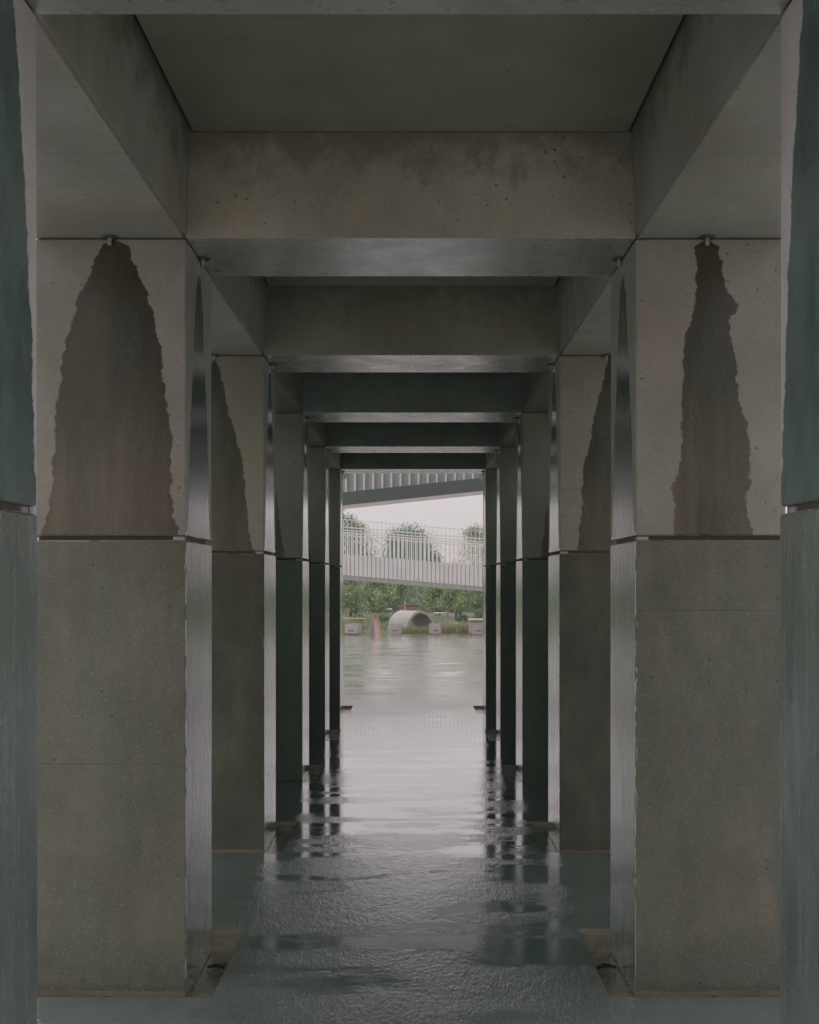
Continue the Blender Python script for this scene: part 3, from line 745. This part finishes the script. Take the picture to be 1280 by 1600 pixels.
# low wall, stepped stones, shed, fence, posts
bm = bmesh.new(); box(bm, gx_(733, 40), gx_(800, 40), 40, 40.3, -.06, ztop(969.5, 40), .01)
wl = link('low_wall', bm, simple('brown_wall', (.22, .18, .165), .8)); tag(wl, 'low brown wall with a pale coping behind the rightmost block', 'wall')
bm = bmesh.new(); box(bm, gx_(732, 40), gx_(801, 40), 39.96, 40.34, ztop(969.5, 40)+.001, ztop(967, 40), .005); link('coping', bm, M_conc, wl)
for k, (pa, pb, yt, yb, lb) in enumerate([(702, 720, 976.5, 979, 'wide flat stone slab lying in the grass'), (708, 717, 973.5, 976.4, 'small stone slab on top of the wide flat slab')]):
    d = 41; bm = bmesh.new(); box(bm, gx_(pa, d), gx_(pb, d), d, d+.35, ztop(yb, d)-(.14 if k == 0 else 0), ztop(yt, d), .01)
    tag(link('stone_slab', bm, M_conc), lb, 'stone', 'stepped stone slabs')
shed = empty('garden_hut', (gx_(645, 58), 58, -.06), 'small brown timber hut just above the concrete tube', 'hut')
bm = bmesh.new(); hw = 10*58/FPX; zt = ztop(944, 58)+.06
box(bm, -hw, hw, 0, .6, 0, zt-.05, 0); link('wall', bm, simple('brown_boards', (.16, .085, .065), .8, .3, 12), shed)
bm = bmesh.new()
for k in range(9): box(bm, -hw+k*hw*.25-.012, -hw+k*hw*.25+.012, -.02, -.001, 0, zt-.06)
link('battens', bm, simple('grey_battens', (.26, .19, .17), .8), shed)
bm = bmesh.new(); box(bm, -hw-.06, hw+.06, -.08, .7, zt-.049, zt, .01); link('roof', bm, simple('brown_roof', (.15, .10, .08), .7), shed)
# timber fence lengths among the trees
M_grey = simple('weathered_timber', (.24, .20, .175), .85, .2, 12)
for k, (pa, pb, yt, d, lb) in enumerate([(674, 704, 961, 47, 'weathered timber fence right of the concrete tube'), (572, 604, 958, 49, 'weathered timber fence left of the concrete tube'), (538, 546, 951, 50, 'tall timber frame at the far left by the trees')]):
    f = empty('timber_fence', (gx_((pa+pb)/2, d), d, -.06), lb, 'fence'); hw = (pb-pa)/2*d/FPX; zt = ztop(yt, d)+.06
    x = -hw; i = 0
    while x < hw:
        bm = bmesh.new(); box(bm, x, x+.05, 0, .03, 0, zt*(.93+.07*((i*7) % 5)/5)); link('picket', bm, M_grey, f); x += .085; i += 1
    for zz in (.3, .8):
        bm = bmesh.new(); box(bm, -hw, hw, .031, .055, zt*zz-.02, zt*zz+.02); link('rail', bm, M_grey, f)
# pale table tops and a parasol-like roof in the distance
for px, y, wpx, d, c, lb in ((690, 957.5, 22, 50, (.55,.55,.52), 'pale flat shelter roof seen between the right trees'), (609, 951.5, 7, 52, (.5,.56,.58), 'small pale blue tarpaulin among the left trees')):
    root = empty('garden_shelter', (gx_(px, d), d+.6, -.06), lb, 'shelter'); hw = wpx/2*d/FPX; zt = ztop(y, d)+.06
    bm = bmesh.new(); box(bm, -hw, hw, -.3, .3, zt-.05, zt, .01); link('roof', bm, simple('pale_roof', c, .6), root)
    for sx in (-1, 1):
        for sy in (-1, 1):
            bm = bmesh.new(); cyl(bm, (sx*hw*.9, sy*.25, 0), (sx*hw*.9, sy*.25, zt-.05), .02, n=8); link('post', bm, M_grey, root)
# red parasol, closed
pr = empty('red_parasol', (gx_(632, 54), 54, -.06), 'closed red parasol standing behind the concrete tube', 'parasol')
bm = bmesh.new(); zt = ztop(946, 54)+.06; cyl(bm, (0,0,0), (0,0,zt), .018, n=8); link('pole', bm, M_grey, pr)
bm = bmesh.new(); cyl(bm, (0,0,zt*.25), (0,0,zt*.93), .085, .05, 10); cyl(bm, (0,0,zt*.93), (0,0,zt+.03), .05, .012, 10); link('canopy', bm, simple('red_cloth', (.42, .10, .11), .7), pr)

# ------------------------------------------------------------------ damp air
bm = bmesh.new(); box(bm, -60, 60, -45, 125, -1.1, 14)
hm = bpy.data.materials.new('damp_air'); hm.use_nodes = True; ht = hm.node_tree; ht.nodes.clear()
pv = ht.nodes.new('ShaderNodeVolumePrincipled'); pv.inputs['Color'].default_value = (.93, .92, .93, 1); pv.inputs['Density'].default_value = .0022
oo = ht.nodes.new('ShaderNodeOutputMaterial'); ht.links.new(pv.outputs[0], oo.inputs['Volume'])
tag(link('haze', bm, hm), kind='stuff')
